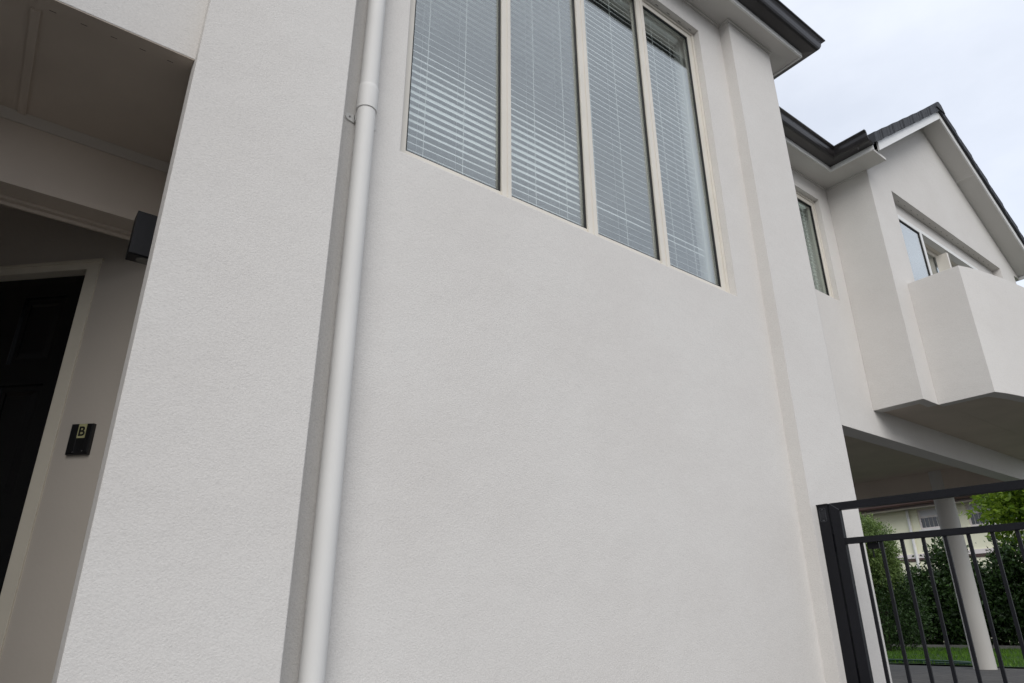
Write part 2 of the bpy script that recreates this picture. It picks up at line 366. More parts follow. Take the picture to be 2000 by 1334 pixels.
dl.box(D45(-0.689), D45(0.175), 0.0621, 0.085, GZ+0.01, 1.529)
door = dl.xf(ang).build('door', M['door'], H)
for a, b in cols:
    for c, d in rows:
        q = MB(); x0, x1 = D45(a+0.028), D45(b-0.028); z0, z1 = c+0.028, d-0.028; e = 0.022
        q.add([(x0, 0.0618, z0), (x1, 0.0618, z0), (x1, 0.0618, z1), (x0, 0.0618, z1), (x0+e, 0.0535, z0+e), (x1-e, 0.0535, z0+e), (x1-e, 0.0535, z1-e), (x0+e, 0.0535, z1-e)],
              [(0,1,5,4), (1,2,6,5), (2,3,7,6), (3,0,4,7), (4,5,6,7)])
        q.xf(ang).build('panel', M['door'], door)
MB().tube([(D45(-0.62), 0.050, 0.50), (D45(-0.62), 0.012, 0.50)], 0.012).tube([(D45(-0.63), 0.012, 0.50), (D45(-0.51), 0.012, 0.50)], 0.010).xf(ang).build('handle', M['chrome'], door, smooth=True)
MB().box(-1.8, 0.36, 2.24, 4.8, GZ, GZ+0.06).build('porch_step', M['concrete'], H)

# ---- windows
def venetian(x0, x1, z0, z1, y, label, tilt, cords, seed, pitch=0.0445):
    rnd = random.Random(seed)
    b = empty('venetian_blind', ((x0+x1)/2, y, z1), label, 'blind', 'white venetian blinds behind the window panes')
    MB().box(x0, x1, y-0.02, y+0.025, z1-0.035, z1).build('headrail', M['slat'], b)
    sm = MB(); z = z1-0.065; i = 0
    while z > z0+0.03:
        t = tilt(z) + rnd.gauss(0, 0.8); hw = 0.025
        c, s_ = math.cos(R(t)), math.sin(R(t)); nrm = (-s_, c)
        vs = []
        sag = rnd.gauss(0, 0.0006)
        for k in range(5):
            q = -1+k*0.5; camb = 0.0030*(1-q*q)
            yy = y + q*hw*c - s_*camb; zz = z + q*hw*s_ + c*camb
            vs += [(x0+0.004, yy, zz), ((x0+x1)/2, yy, zz+sag), (x1-0.004, yy, zz)]
        fs = []
        for k in range(4):
            for j in range(2): a = k*3+j; fs.append((a, a+1, a+4, a+3))
        sm.add(vs, fs); z -= pitch; i += 1
    sm.build('slats', M['slat'], b, smooth=True, fix=False)
    MB().box(x0, x1, y-0.02, y+0.02, z0, z0+0.018).build('bottom_rail', M['slat'], b)
    for cx in cords:
        MB().tube([(cx, y-0.030, z1-0.03), (cx+rnd.gauss(0, .001), y-0.030, (z0+z1)/2), (cx, y-0.030, z0+0.01)], 0.0013, 6).tube([(cx-0.006, y+0.030, z1-0.03), (cx-0.006, y+0.030, z0+0.01)], 0.0010, 6).build('cord', M['cord'], b)
    return b

# front window: frame plane y = 2.358
win = MB().box(1.122, 3.576, 2.350, 2.44, 1.981, 2.0).build('window', M['frame'], H)
tag(win, 'large upper window of four tall panes')
yF = 2.358
MB().plate(rect(1.1222, 3.5758, 2.0002, 4.2838), [rect(1.176, 1.722, 2.048, 4.221), rect(1.780, 2.316, 2.048, 4.221), rect(2.386, 2.918, 2.048, 4.221), rect(2.988, 3.505, 2.048, 4.221)], yF, yF+0.042).box(3.552, 3.5755, yF-0.010, yF-0.0002, 2.0, 4.283).box(1.127, 3.551, yF-0.010, yF-0.0002, 4.262, 4.283).build('frame', M['frame'], win)
for xa, xb in ((1.7215, 1.7805), (2.3155, 2.3865), (2.9175, 2.9885)):
    xm = (xa+xb)/2
    MB().box(xa, xb, yF-0.012, yF-0.0003, 2.012, 4.255).box(xm+0.004, xb-0.003, yF-0.017, yF-0.0122, 2.006, 4.255).build('mullion', M['frame'], win)
panes = [(1.176, 1.722), (1.780, 2.316), (2.386, 2.918), (2.988, 3.505)]
for xa, xb in panes:
    MB().plate(rect(xa+0.0005, xb-0.0005, 2.0485, 4.2205), [rect(xa+0.007, xb-0.009, 2.055, 4.209)], yF+0.003, yF+0.0158).build('gasket', M['gasket'], win)
    MB().box(xa+0.002, xb-0.002, yF+0.016, yF+0.020, 2.05, 4.219).build('pane', M['glass'], win)
e_of = lambda z, y=2.43: math.degrees(math.atan2(z, y))
def tiltA(z):
    t = 51.0
    if z < 2.80: t = 41+8.3*(z-2.1)/0.7 + (17*math.sin(math.pi*(z-2.12)/0.66) if 2.12 < z < 2.78 else 0)
    else: t = e_of(z) - 14*min(1, (z-2.8)/0.35)
    return t
def tiltB(z): return e_of(z) + 2.5*math.sin(z*2.2) - 1.0 + (9 if 2.28 < z < 2.36 else 0)
lab = ['blind in the leftmost pane of the large window', 'blind in the second pane from left of the large window',
       'blind in the third pane from left of the large window', 'blind in the rightmost pane of the large window, headrail visible']
cordx = [(1.29, 1.517), (1.99, 2.215), (2.45, 2.691), (3.13, 3.325)]
for i, (xa, xb) in enumerate(panes):
    r_in = -0.022 if i < 3 else 0.045
    venetian(xa-0.010, xb-r_in, 2.052, 4.235, 2.432, 'white slatted '+lab[i], tiltA if i < 2 else tiltB, cordx[i], 10+i)
MB().plate(rect(1.10, 3.60, 1.96, 4.31), [rect(1.176, 3.50, 2.036, 4.226)], 2.4405, 2.50).build('window_lining', M['trim_white'], H)
# room behind it
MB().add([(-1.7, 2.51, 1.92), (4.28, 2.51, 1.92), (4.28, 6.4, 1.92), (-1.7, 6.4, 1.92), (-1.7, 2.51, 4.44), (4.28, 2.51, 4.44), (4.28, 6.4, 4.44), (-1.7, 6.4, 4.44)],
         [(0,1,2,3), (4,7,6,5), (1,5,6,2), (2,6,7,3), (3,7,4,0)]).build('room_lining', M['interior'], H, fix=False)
# vent slots in the head of the window opening
for k in range(14): MB().box(3.50-k*0.125, 3.53-k*0.125, 2.330, 2.3335, 4.2835, 4.2849).build('vent_slot', M['gasket'], H)

# second window (upper wall beyond the pilaster)
W2 = rect(5.27, 6.475, 3.068, 4.295)
MB().plate(rect(4.43, 10.70, 1.69, TOP), [W2], 3.005, 3.18).build('rear_wall', M['stucco'], H)
win2 = MB().box(5.271, 6.474, 3.058, 3.14, 3.0685, 3.08).build('window', M['frame'], H)
tag(win2, 'narrow visible upper window beyond the pilaster')
MB().plate(rect(5.2715, 6.4735, 3.0802, 4.2945), [rect(5.33, 5.86, 3.115, 4.222), rect(5.92, 6.415, 3.115, 4.222)], 3.065, 3.12).box(6.45, 6.473, 3.055, 3.0648, 3.08, 4.294).box(5.28, 6.4495, 3.055, 3.0648, 4.27, 4.294).build('frame', M['frame'], win2)
for k, (xa, xb) in enumerate(((5.33, 5.86), (5.92, 6.415))):
    MB().plate(rect(xa+.0005, xb-.0005, 3.1155, 4.2215), [rect(xa+0.01, xb-0.010, 3.122, 4.211)], 3.071, 3.09).build('gasket', M['gasket'], win2)
    MB().box(xa+0.002, xb-0.002, 3.079, 3.083, 3.117, 4.220).build('pane', M['glass_clear'], win2)
venetian(5.93, 6.345, 3.12, 4.215, 3.118, 'white slatted blind in the narrow window beyond the pilaster', lambda z: math.degrees(math.atan2(z, 3.118))-20, (6.10, 6.24), 31)
MB().plate(rect(5.25, 6.50, 3.04, 4.32), [rect(5.32, 6.42, 3.11, 4.226)], 3.1805, 3.24).build('window_lining', M['trim_white'], H)
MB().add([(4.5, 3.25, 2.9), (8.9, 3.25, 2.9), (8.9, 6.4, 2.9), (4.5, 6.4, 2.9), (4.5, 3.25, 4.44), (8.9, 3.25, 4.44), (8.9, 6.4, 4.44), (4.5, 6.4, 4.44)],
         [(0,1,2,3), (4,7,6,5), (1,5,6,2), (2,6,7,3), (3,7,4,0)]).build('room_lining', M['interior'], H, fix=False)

# ---- gabled bay
GX = 8.70; SL = 0.70; RB = 4.53     # ridge x, slope, fascia bottom at x = 6.51
def rake(x, off=0): return RB + SL*(min(x, 2*GX-x)-6.51) + off
zb = 1.945
outer = [(6.69, zb), (7.002, zb), (7.002, zb+0.0225), (10.398, zb+0.0225), (10.398, zb), (10.71, zb), (10.71, TOP), (10.90, TOP), (10.90, rake(10.90)+0.0), (GX, rake(GX)), (6.50, rake(6.50)), (6.50, TOP), (6.69, TOP)]
WR = rect(7.205, 10.185, 2.9, 4.455)
MB().plate(outer, [WR], 2.54, 2.6345).build('gable_wall', M['stucco'], H)
MB().box(6.6892, 6.82, 2.5408, 3.0045, zb+0.0006, TOP).build('bay_side_wall', M['stucco'], H)
MB().box(10.58, 10.7095, 2.6347, 7.0, zb, TOP).build('bay_side_wall', M['stucco'], H)
MB().plate(rect(7.10, 10.30, 2.8, 4.50), [rect(7.20, 9.62, 2.9, 4.285)], 2.635, 2.72).build('recess_wall', M['stucco'], H)
# bay floor soffit, set a little above the wall's lower edge
MB().box(7.0035, 10.3965, 2.541, 3.004, zb+0.0198, zb+0.0222).box(6.82, 7.003, 2.636, 3.004, zb+0.0198, zb+0.10).box(10.397, 10.58, 2.636, 3.004, zb+0.0198, zb+0.10).build('bay_soffit', M['porch_board'], H)
# drip slots in the recess head
for k in range(18): MB().box(7.30+k*0.155, 7.33+k*0.155, 2.590, 2.594, 4.4535, 4.4548).build('vent_slot', M['gasket'], H)
# balcony door: white frame, fixed pane, recessed leaf
dwin = MB().box(7.202, 9.615, 2.628, 2.645, 4.2855, 4.297).build('window', M['trim_white'], H)
tag(dwin, 'balcony window under the gable, one leaf standing open')
MB().plate(rect(7.203, 9.614, 2.902, 4.2852), [rect(7.24, 7.955, 2.93, 4.235), rect(8.005, 9.57, 2.93, 4.245)], 2.625, 2.70).build('frame', M['trim_white'], dwin)
MB().plate(rect(7.2405, 7.9545, 2.9305, 4.2345), [rect(7.25, 7.942, 2.94, 4.222)], 2.632, 2.66).build('gasket', M['gasket'], dwin)
MB().box(7.242, 7.953, 2.640, 2.645, 2.932, 4.233).build('pane', M['glass_far'], dwin)
MB().plate(rect(8.0052, 9.5698, 2.9302, 4.2448), [rect(8.05, 8.72, 2.96, 4.185), rect(8.78, 9.52, 2.96, 4.185)], 2.745, 2.78).build('sash_frame', M['frame'], dwin)
MB().box(8.052, 8.718, 2.758, 2.762, 2.962, 4.183).build('pane', M['glass_far'], dwin)
MB().box(8.782, 9.518, 2.758, 2.762, 2.962, 4.183).build('pane', M['glass_far'], dwin)
MB().plate(rect(8.0052, 9.5698, 2.9302, 4.2448), [rect(8.006, 9.569, 2.931, 4.244)], 2.701, 2.7445).build('reveal_lining', M['frame'], dwin)
MB().box(8.60, 8.645, 2.615, 2.744, 2.94, 4.19).build('open_leaf', M['frame'], dwin)
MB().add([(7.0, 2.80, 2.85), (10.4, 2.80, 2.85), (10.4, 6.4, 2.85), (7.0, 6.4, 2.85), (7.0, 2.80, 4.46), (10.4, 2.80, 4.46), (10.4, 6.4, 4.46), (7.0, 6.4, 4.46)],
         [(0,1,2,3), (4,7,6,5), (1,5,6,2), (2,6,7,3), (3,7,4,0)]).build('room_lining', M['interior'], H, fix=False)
# balcony with bowed front
arc = []
x0b, x1b = 7.0, 10.40
for k in range(25):
    t = k/24; x = x0b+(x1b-x0b)*t; y = 2.062 - 0.235*math.sin(math.pi*t)**0.8; arc.append((x, y))
outp = [(x0b, 2.5398)] + arc + [(x1b, 2.5398)]
cx, cy = (x0b+x1b)/2, 2.5398
inn = [(x0b+0.10, 2.5398)] + [(x0b+0.10+(x-x0b)*(x1b-x0b-0.2)/(x1b-x0b), y+0.10) for x, y in arc] + [(x1b-0.10, 2.5398)]
bal = MB(); n = len(outp); zt = 3.235
vs = [(x, y, zb) for x, y in outp] + [(x, y, zt) for x, y in outp] + [(x, y, zt) for x, y in inn] + [(x, y, 2.75) for x, y in inn] + [(x, y, zb) for x, y in inn] + [(x, y, zb+0.022) for x, y in inn]
fs = []
for i in range(n-1):
    fs += [(i, i+1, n+i+1, n+i), (n+i, n+i+1, 2*n+i+1, 2*n+i), (2*n+i, 2*n+i+1, 3*n+i+1, 3*n+i), (i+1, i, 4*n+i, 4*n+i+1), (4*n+i, 4*n+i+1, 5*n+i+1, 5*n+i)]
fs += [(0, n, 2*n, 3*n, 4*n), (n-1, 5*n-1, 4*n-1, 3*n-1, 2*n-1)]
bal.add(vs, fs); balo = bal.build('balcony', M['stucco'], H, smooth=True)
MB().add([(x, y, zb+0.0199) for x, y in inn], [tuple(range(n))]).build('balcony_soffit', M['porch_board'], H, fix=False)
MB().prism_xy(inn, 2.70, 2.748).build('balcony_floor', M['concrete'], H)

# ---- eaves: soffit boards, fascias, gutters
MB().box(-2.2, 4.685, 2.081, 2.62, TOP+0.0003, TOP+0.02).box(4.4305, 4.685, 2.6202, 2.776, TOP+0.0003, TOP+0.02).build('soffit', M['soffit'], H)
MB().box(4.6852, 6.41, 2.80, 3.1, TOP+0.0003, TOP+0.02).box(6.4102, 6.70, 2.42, 3.1, TOP+0.0003, TOP+0.02).build('soffit', M['soffit'], H)
MB().box(6.4105, 6.69, 2.33, 2.4195, TOP-0.008, TOP+0.02).build('soffit_end_panel', M['soffit'], H)
# small coved bead where walls meet the soffit
MB().box(0.785, 3.87, 2.283, 2.2995, TOP-0.016, TOP).box(3.854, 4.44, 2.196, 2.2125, TOP-0.016, TOP).box(3.854, 3.8705, 2.2126, 2.283, TOP-0.016, TOP).box(4.43, 6.69, 2.99, 3.0045, TOP-0.016, TOP).box(6.675, 6.6897, 2.545, 2.9898, TOP-0.016, TOP).build('scotia', M['soffit'], H)
# fascia boards
MB().box(-2.2, 4.70, 2.066, 2.0808, TOP-0.012, TOP+0.14).box(4.6853, 4.70, 2.0812, 2.7748, TOP-0.012, TOP+0.14).box(4.7003, 6.41, 2.775, 2.79, TOP-0.012, TOP+0.14).box(6.395, 6.41, 2.315, 2.7748, TOP-0.012, TOP+0.14).build('fascia', M['trim_white'], H)
GP = [(0.0005, 4.548), (0.086, 4.556), (0.102, 4.564), (0.112, 4.578), (0.120, 4.60), (0.126, 4.635), (0.137, 4.650), (0.152, 4.653), (0.152, 4.664), (0.118, 4.664), (0.104, 4.60), (0.09, 4.575), (0.0005, 4.57)]
MB().sweep(GP, [(-2.2, 2.066, 0, -1), (4.70, 2.066, 1, -1), (4.70, 2.62, 1, 0)]).build('gutter', M['gutter'], H)
MB().sweep(GP, [(4.86, 2.775, 0, -1), (6.395, 2.775, -1, -1), (6.395, 2.30, -1, 0)]).build('gutter', M['gutter'], H)
MB().box(6.30, 6.308, 2.42, 2.424, 4.515, 4.548).build('gutter_bracket', M['gutter'], H)
# gable barge boards
def slope_prism(xa, xb, lo, hi, y0, y1):
    return MB().prism_xz([(xa, rake(xa, lo)), (xb, rake(xb, lo)), (xb, rake(xb, hi)), (xa, rake(xa, hi))], y0, y1)
slope_prism(6.50, GX, 0.0, 0.125, 2.298, 2.316).build('barge_board', M['trim_white'], H)
slope_prism(GX, 10.90, 0.0, 0.125, 2.298, 2.316).build('barge_board', M['trim_white'], H)
slope_prism(6.52, GX, 0.012, 0.03, 2.3165, 2.56).build('gable_soffit', M['soffit'], H)
slope_prism(GX, 10.88, 0.012, 0.03, 2.3165, 2.56).build('gable_soffit', M['soffit'], H)
slope_prism(9.46, 9.485, 0.003, 0.0118, 2.3165, 2.5395).build('soffit_joint', M['soffit'], H)
MB().box(10.90, 10.915, 2.30, 7.0, TOP-0.01, TOP+0.14).build('fascia', M['trim_white'], H)
MB().sweep(GP, [(10.915, 2.30, 1, 0), (10.915, 7.0, 1, 0)]).build('gutter', M['gutter'], H)
# tiles: barge row of stepped caps along both rakes, plus roof planes
tl = MB(); L = 0.42
def tile_row(sgn):
    d = Vector((sgn, 0, -SL)).normalized(); nrm = Vector((sgn*SL, 0, 1)).normalized()
    top = Vector((GX, 0, rake(GX, 0.127)))
    tot = (GX-6.40)*math.sqrt(1+SL*SL); k = 0; s = 0.0
    while s < tot-0.02:
        e = min(s+L+0.03, tot+0.02)
        a = top + d*s + nrm*0.012; b = top + d*e + nrm*0.022
        th = 0.085
        vs = []
        for p, y0 in ((a, 2.272), (b, 2.264)):
            vs += [(p.x, y0, p.z-0.035), (p.x, y0, p.z+th), (p.x, 2.50, p.z+th+0.0), (p.x, 2.50, p.z-0.02)]
        tl.add(vs, [(0,1,2,3), (7,6,5,4), (0,4,5,1), (1,5,6,2), (2,6,7,3), (3,7,4,0)])
        # ribs on the edge face of each cap
        for q in range(4):
            f0 = (q+0.5)/4; p = a.lerp(b, f0); w_ = 0.006
            tl.add([(p.x-w_, 2.2655, p.z-0.030), (p.x+w_, 2.2655, p.z-0.030-SL*sgn*2*w_), (p.x+w_, 2.2655, p.z+th-0.006-SL*sgn*2*w_), (p.x-w_, 2.2655, p.z+th-0.006),
                    (p.x-w_, 2.2735, p.z-0.030), (p.x+w_, 2.2735, p.z-0.030-SL*sgn*2*w_), (p.x+w_, 2.2735, p.z+th-0.006-SL*sgn*2*w_), (p.x-w_, 2.2735, p.z+th-0.006)],
                   [(0,1,2,3), (0,4,5,1), (1,5,6,2), (2,6,7,3), (3,7,4,0)])
        s += L; k += 1
tile_row(-1); tile_row(1)
# ridge caps
for k in range(12):
    y0 = 2.255+k*0.40; z = rake(GX, 0.127)
    tl.prism_xz([(GX-0.12, z-0.02), (GX+0.12, z-0.02), (GX+0.06, z+0.085+0.010*(k % 2)), (GX, z+0.110+0.010*(k % 2)), (GX-0.06, z+0.085+0.010*(k % 2))], y0, y0+0.41)
rf = tl.build('roof', M['tile'], H)
rp = MB()
for sgn in (-1, 1):
    e = GX+sgn*2.30
    rows = 8
    for i in range(rows):
        xa = GX+sgn*2.30*i/rows; xb = GX+sgn*(2.30*(i+1)/rows+0.02)
        za = rake(GX, 0.16)-SL*abs(xa-GX); zb2 = rake(GX, 0.175)-SL*abs(xb-GX)
        rp.add([(xa, 2.501, za), (xb, 2.501, zb2), (xb, 7.0, zb2), (xa, 7.0, za), (xa, 2.501, za-0.03), (xb, 2.501, zb2-0.03), (xb, 7.0, zb2-0.03), (xa, 7.0, za-0.03)],
               [(0,1,2,3), (4,7,6,5), (0,4,5,1), (1,5,6,2), (2,6,7,3), (3,7,4,0)])
rp.build('roof_slope', M['tile'], rf)
# hipped roof over the front block and the link
def hip(x0, x1, y0, y1, z, s):
    w_ = min(x1-x0, y1-y0)/2; zr = z+s*w_
    if x1-x0 > y1-y0: r0, r1 = (x0+w_, (y0+y1)/2, zr), (x1-w_, (y0+y1)/2, zr)
    else: r0, r1 = ((x0+x1)/2, y0+w_, zr), ((x0+x1)/2, y1-w_, zr)
    v = [(x0, y0, z), (x1, y0, z), (x1, y1, z), (x0, y1, z), r0, r1]
    f = [(0, 1, 5, 4), (1, 2, 5), (2, 3, 4, 5), (3, 0, 4)] if x1-x0 > y1-y0 else [(0, 1, 4), (1, 2, 5, 4), (2, 3, 5), (3, 0, 4, 5)]
    return MB().add(v, f+[(3, 2, 1, 0)])
hip(-2.2, 4.76, 2.0, 8.8, 4.66, 0.45).build('roof_slope', M['tile'], rf)
hip(3.5, 9.5, 2.73, 8.3, 4.668, 0.45).build('roof_slope', M['tile'], rf)

# ---- carport: ceiling, far beam, round column
MB().box(4.43, 10.35, 3.1805, 7.0, 1.985, 2.05).build('carport_ceiling', M['porch_board'], H)
MB().box(10.35, 10.60, 3.1805, 7.0, 1.69, 2.05).build('carport_beam', M['porch_board'], H)
MB().lathe(10.44, 4.02, [(0.128, GZ), (0.126, 0.5), (0.122, 1.984)], 48).build('column', M['column'], H, smooth=True)

# ---- downpipe
PX, PY, PR = 0.922, 2.246, 0.040
dp = MB().lathe(PX, PY, [(PR, GZ+0.02), (PR, 2.09)], 48).lathe(PX, PY, [(PR, 2.16), (PR, TOP-0.002)], 48).build('downpipe', M['pipe'], H, smooth=True)
MB().lathe(PX, PY, [(PR+0.0005, 2.062), (PR+0.0042, 2.0625), (PR+0.0048, 2.068), (PR+0.0046, 2.165), (PR+0.004, 2.182), (PR+0.0016, 2.190), (PR+0.0002, 2.190)], 48).build('socket', M['pipe'], dp, smooth=True)
br = MB().prism_xz([(0.850, 2.040), (0.853, 2.030), (0.862, 2.024), (0.893, 2.018), (0.893, 2.060), (0.862, 2.058), (0.853, 2.052)], 2.293, 2.2996)
br.prism_xz([(0.951, 2.018), (0.982, 2.024), (0.991, 2.030), (0.994, 2.040), (0.991, 2.052), (0.982, 2.058), (0.951, 2.060)], 2.293, 2.2996)
br.box(0.888, 0.8935, 2.24, 2.2929, 2.020, 2.058).box(0.9505, 0.956, 2.24, 2.2929, 2.020, 2.058)
br.box(PX-0.034, PX+0.034, 2.2855, 2.2925, 2.022, 2.056)
br.build('bracket', M['pipe'], dp)
MB().tube([(0.868, 2.2928, 2.041), (0.868, 2.2895, 2.041)], 0.004, 10).build('screw', M['chrome'], dp)

# ---------------------------------------------------------------- wall lamp in the porch
LP = empty('wall_lamp', (0.36, 2.66, 1.39), 'black box shaped wall lamp on the porch side of the pillar', 'lamp')
lx, ly = 0.262, 2.636
MB().box(0.206, 0.318, 2.600, 2.672, 1.288, 1.466).box(0.212, 0.312, 2.606, 2.666, 1.286, 1.2878).build('shade', M['black_metal'], LP)
MB().lathe(lx, ly, [(0.024, 1.283), (0.026, 1.2858)], 32).build('lens', M['lens'], LP, smooth=True)
MB().box(0.3182, 0.352, ly-0.02, ly+0.02, 1.36, 1.42).box(0.352, 0.3598, ly-0.045, ly+0.045, 1.34, 1.44).build('bracket', M['black_metal'], LP)

# ---------------------------------------------------------------- door bell plate with the letter B
def onwall(u, off, z):
    p = ang @ Vector((D45(u), -off, z)); return p
KP = empty('doorbell_plate', tuple(onwall(0.36, 0, 0.66)), 'small black plate with a yellowed letter B beside the entrance door', 'doorbell')
MB().box(D45(0.311), D45(0.409), -0.016, -0.0005, 0.660, 0.787).box(D45(0.315), D45(0.345), -0.019, -0.0162, 0.666, 0.783).box(D45(0.388), D45(0.405), -0.019, -0.0162, 0.666, 0.783).xf(ang).build('housing', M['plastic'], KP)
MB().box(D45(0.346), D45(0.381), -0.0185, -0.0163, 0.727, 0.786).xf(ang).build('label_plate', M['label'], KP)
tcu = bpy.data.curves.new('letter', 'FONT'); tcu.body = 'B'; tcu.size = 0.055; tcu.offset = 0.0013; tcu.extrude = 0.0004; tcu.align_x = 'CENTER'
tob = bpy.data.objects.new('tmp_letter', tcu); C.objects.link(tob)
bpy.context.view_layer.update()
me = bpy.data.meshes.new_from_object(tob.evaluated_get(bpy.context.evaluated_depsgraph_get()))
bpy.data.objects.remove(tob)
Mx = ang @ Matrix.Translation(Vector((D45(0.3635), -0.0189, 0.7365))) @ Matrix.Rotation(R(90), 4, 'X')
off = world_of(KP)
for v in me.vertices: v.co = (Mx @ v.co) - off
me.materials.clear(); me.materials.append(M['plastic']); me.name = 'letter'
lo = bpy.data.objects.new('letter', me); C.objects.link(lo); lo.parent = KP
for u_, z_ in ((0.343, 0.669), (0.385, 0.673)):
    MB().tube([onwall(u_, 0.0163, z_), onwall(u_, 0.019, z_)], 0.0028, 12).build('screw', M['chrome'], KP)

# ---------------------------------------------------------------- gate post and gate
GP0 = empty('gate_post', (3.965, 2.18, GZ), 'square black post with an embossed badge fixed to the rendered pilaster', 'post')
MB().box(3.935, 4.0, 2.147, 2.2125, GZ, 0.664).build('post', M['black_metal'], GP0)
MB().box(3.931, 4.004, 2.144, 2.2124, 0.6642, 0.671).build('cap', M['black_metal'], GP0)
bd = MB()
def rrect(y0, y1, z0, z1, t, r):
    # rounded outline in the yz plane on the post face
    pts = []
    for cyy, czz, a0 in ((y1-r, z1-r, 0), (y0+r, z1-r, 90), (y0+r, z0+r, 180), (y1-r, z0+r, 270)):
        for k in range(5):
            a = R(a0+k*22.5); pts.append((3.9345, cyy+r*math.cos(a), czz+r*math.sin(a)))
    pts.append(pts[0]); bd.tube(pts, t, 6, caps=False)
rrect(2.162, 2.200, 0.572, 0.648, 0.0008, 0.008)
rrect(2.166, 2.196, 0.584, 0.636, 0.0006, 0.005)
rrect(2.171, 2.191, 0.590, 0.630, 0.0005, 0.003)
for k in range(5):
    z = 0.596+k*0.007; bd.box(3.9340, 3.9349, 2.174, 2.188, z, z+0.0016)
bd.box(3.9340, 3.9349, 2.176, 2.186, 0.639, 0.6425).box(3.9340, 3.9349, 2.174, 2.188, 0.576, 0.580)
bd.build('badge', M['badge'], GP0)

G = empty('gate', (3.955, 2.128, GZ), 'black metal railing gate standing beside the rendered pilaster', 'gate')
G.rotation_euler = (0, 0, 0)
gang = Matrix.Translation(Vector((3.935, 2.134, 0))) @ Matrix.Rotation(R(7.5), 4, 'Z')   # local: -y runs out along the gate
def gp(mb, name, m=M['black_metal'], **k): return mb.xf(gang).build(name, m, G, **k)
WG = 1.20
gp(MB().prism_xy([(0, 0), (0.04, 0), (0.04, -0.052), (0, -0.052)], GZ+0.06, 0.628), 'stile')
gp(MB().box(0, 0.04, -WG, -WG+0.052, GZ+0.06, 0.628), 'stile')
gp(MB().box(0, 0.04, -WG, 0, 0.6283, 0.670), 'rail')
gp(MB().box(0.002, 0.038, -WG+0.0525, -0.0525, 0.4376, 0.470), 'rail')
gp(MB().box(0.002, 0.038, -WG+0.0525, -0.0525, GZ+0.12, GZ+0.152), 'rail')
gp(MB().box(-0.0006, 0.0, -0.0525, -0.0515, 0.6283, 0.630).add([(-0.0007, -0.001, 0.6693), (-0.0007, -0.004, 0.6695), (-0.0007, -0.0525, 0.630), (-0.0007, -0.0515, 0.627)], [(0, 1, 2, 3)]), 'weld_line', M['badge'])
for k in range(10):
    y = -0.132-k*0.1055
    if y < -WG+0.08: break
    gp(MB().box(0.012, 0.028, y-0.008, y+0.008, GZ+0.1522, 0.4374), 'bar')
gp(MB().box(0.039, 0.075, -0.215, -0.155, 0.405, 0.4372).tube([(0.055, -0.175, 0.405), (0.055, -0.175, 0.36)], 0.004, 8), 'latch')
gp(MB().tube([(0.02, 0.006, 0.40), (0.02, 0.006, 0.50)], 0.009, 12).box(0.012, 0.028, -0.0005, 0.020, 0.43, 0.47), 'hinge')
gp(MB().tube([(0.02, 0.006, -0.30), (0.02, 0.006, -0.20)], 0.009, 12).box(0.012, 0.028, -0.0005, 0.020, -0.27, -0.23), 'hinge')

# ---------------------------------------------------------------- garden hose on the lawn edge
hs = MB(); pts = []
for k in range(150):
    t = k/149; y = 5.95 - 1.55*abs(math.sin(t*math.pi*1.5)) + 0.05*math.sin(t*17); x = 10.98+0.16*t+0.05*math.sin(t*11)+0.10*math.cos(t*math.pi*3)
    pts.append((x, y, GZ+0.045+0.012*math.sin(t*9)))
hs.tube(pts, 0.012, 8)
tag(hs.build('garden_hose', M['hose'], smooth=True), 'dark green garden hose lying along the lawn edge', 'hose')

# ---------------------------------------------------------------- planting
def foliage(parent, name, m, blobs, n, size, seed, fill=0.35, aspect=0.5, droop=0.0, spread=1.25):
    rnd = random.Random(seed); mb = MB(); tone = []
    wts = [b[3]*b[4]*b[5] for b in blobs]; tot = sum(wts)
    for b, wt in zip(blobs, wts):
        cnt = int(n*wt/tot)
        # clump centres
        clumps = []
        for _ in range(max(4, cnt//26)):
            v = Vector((rnd.gauss(0, 1), rnd.gauss(0, 1), rnd.gauss(0, 1))).normalized()
            r = (fill + (1-fill)*rnd.random()**0.45) * rnd.uniform(0.85, 1.07)
            clumps.append((Vector((b[0]+v.x*b[3]*r, b[1]+v.y*b[4]*r, b[2]+v.z*b[5]*r)), rnd.random(), v))
        for k in range(cnt):
            c, tn, vv = clumps[rnd.randrange(len(clumps))]
            p = c + Vector((rnd.gauss(0, 1), rnd.gauss(0, 1), rnd.gauss(0, 1)))*size*spread
            d = (Vector((rnd.gauss(0, 1), rnd.gauss(0, 1), rnd.gauss(0, 1)-droop)) + vv*0.9).normalized()
            s = d.cross(Vector((rnd.gauss(0, 1), rnd.gauss(0, 1), rnd.gauss(0, 1)))).normalized()
            l = size*rnd.uniform(0.5, 1.4); wd = l*aspect*0.5; nn = d.cross(s)*l*0.12
            mb.add([p, p+d*l*0.45+s*wd+nn, p+d*l, p+d*l*0.45-s*wd+nn], [(0, 1, 2), (0, 2, 3)])
            q = min(1, max(0, tn*0.6+rnd.random()*0.4)); tone += [q, q]
    o = mb.build(name, m, parent, fix=False)
    a = o.data.attributes.new('leaf_tone', 'FLOAT', 'FACE'); a.data.foreach_set('value', tone)
    return o
def stems(parent, base, tips, r, name='trunk'):
    mb = MB()
    for t in tips:
        b = Vector(base)+Vector((random.uniform(-.05, .05), random.uniform(-.05, .05), 0)); t = Vector(t); mid = b.lerp(t, 0.5)+Vector((random.uniform(-.08, .08), random.uniform(-.08, .08), 0))
        mb.tube([b, mid, t], [r, r*0.7, r*0.25], 8)
    return mb.build(name, M['bark'], parent, smooth=True)
gb_z = GZ+0.13
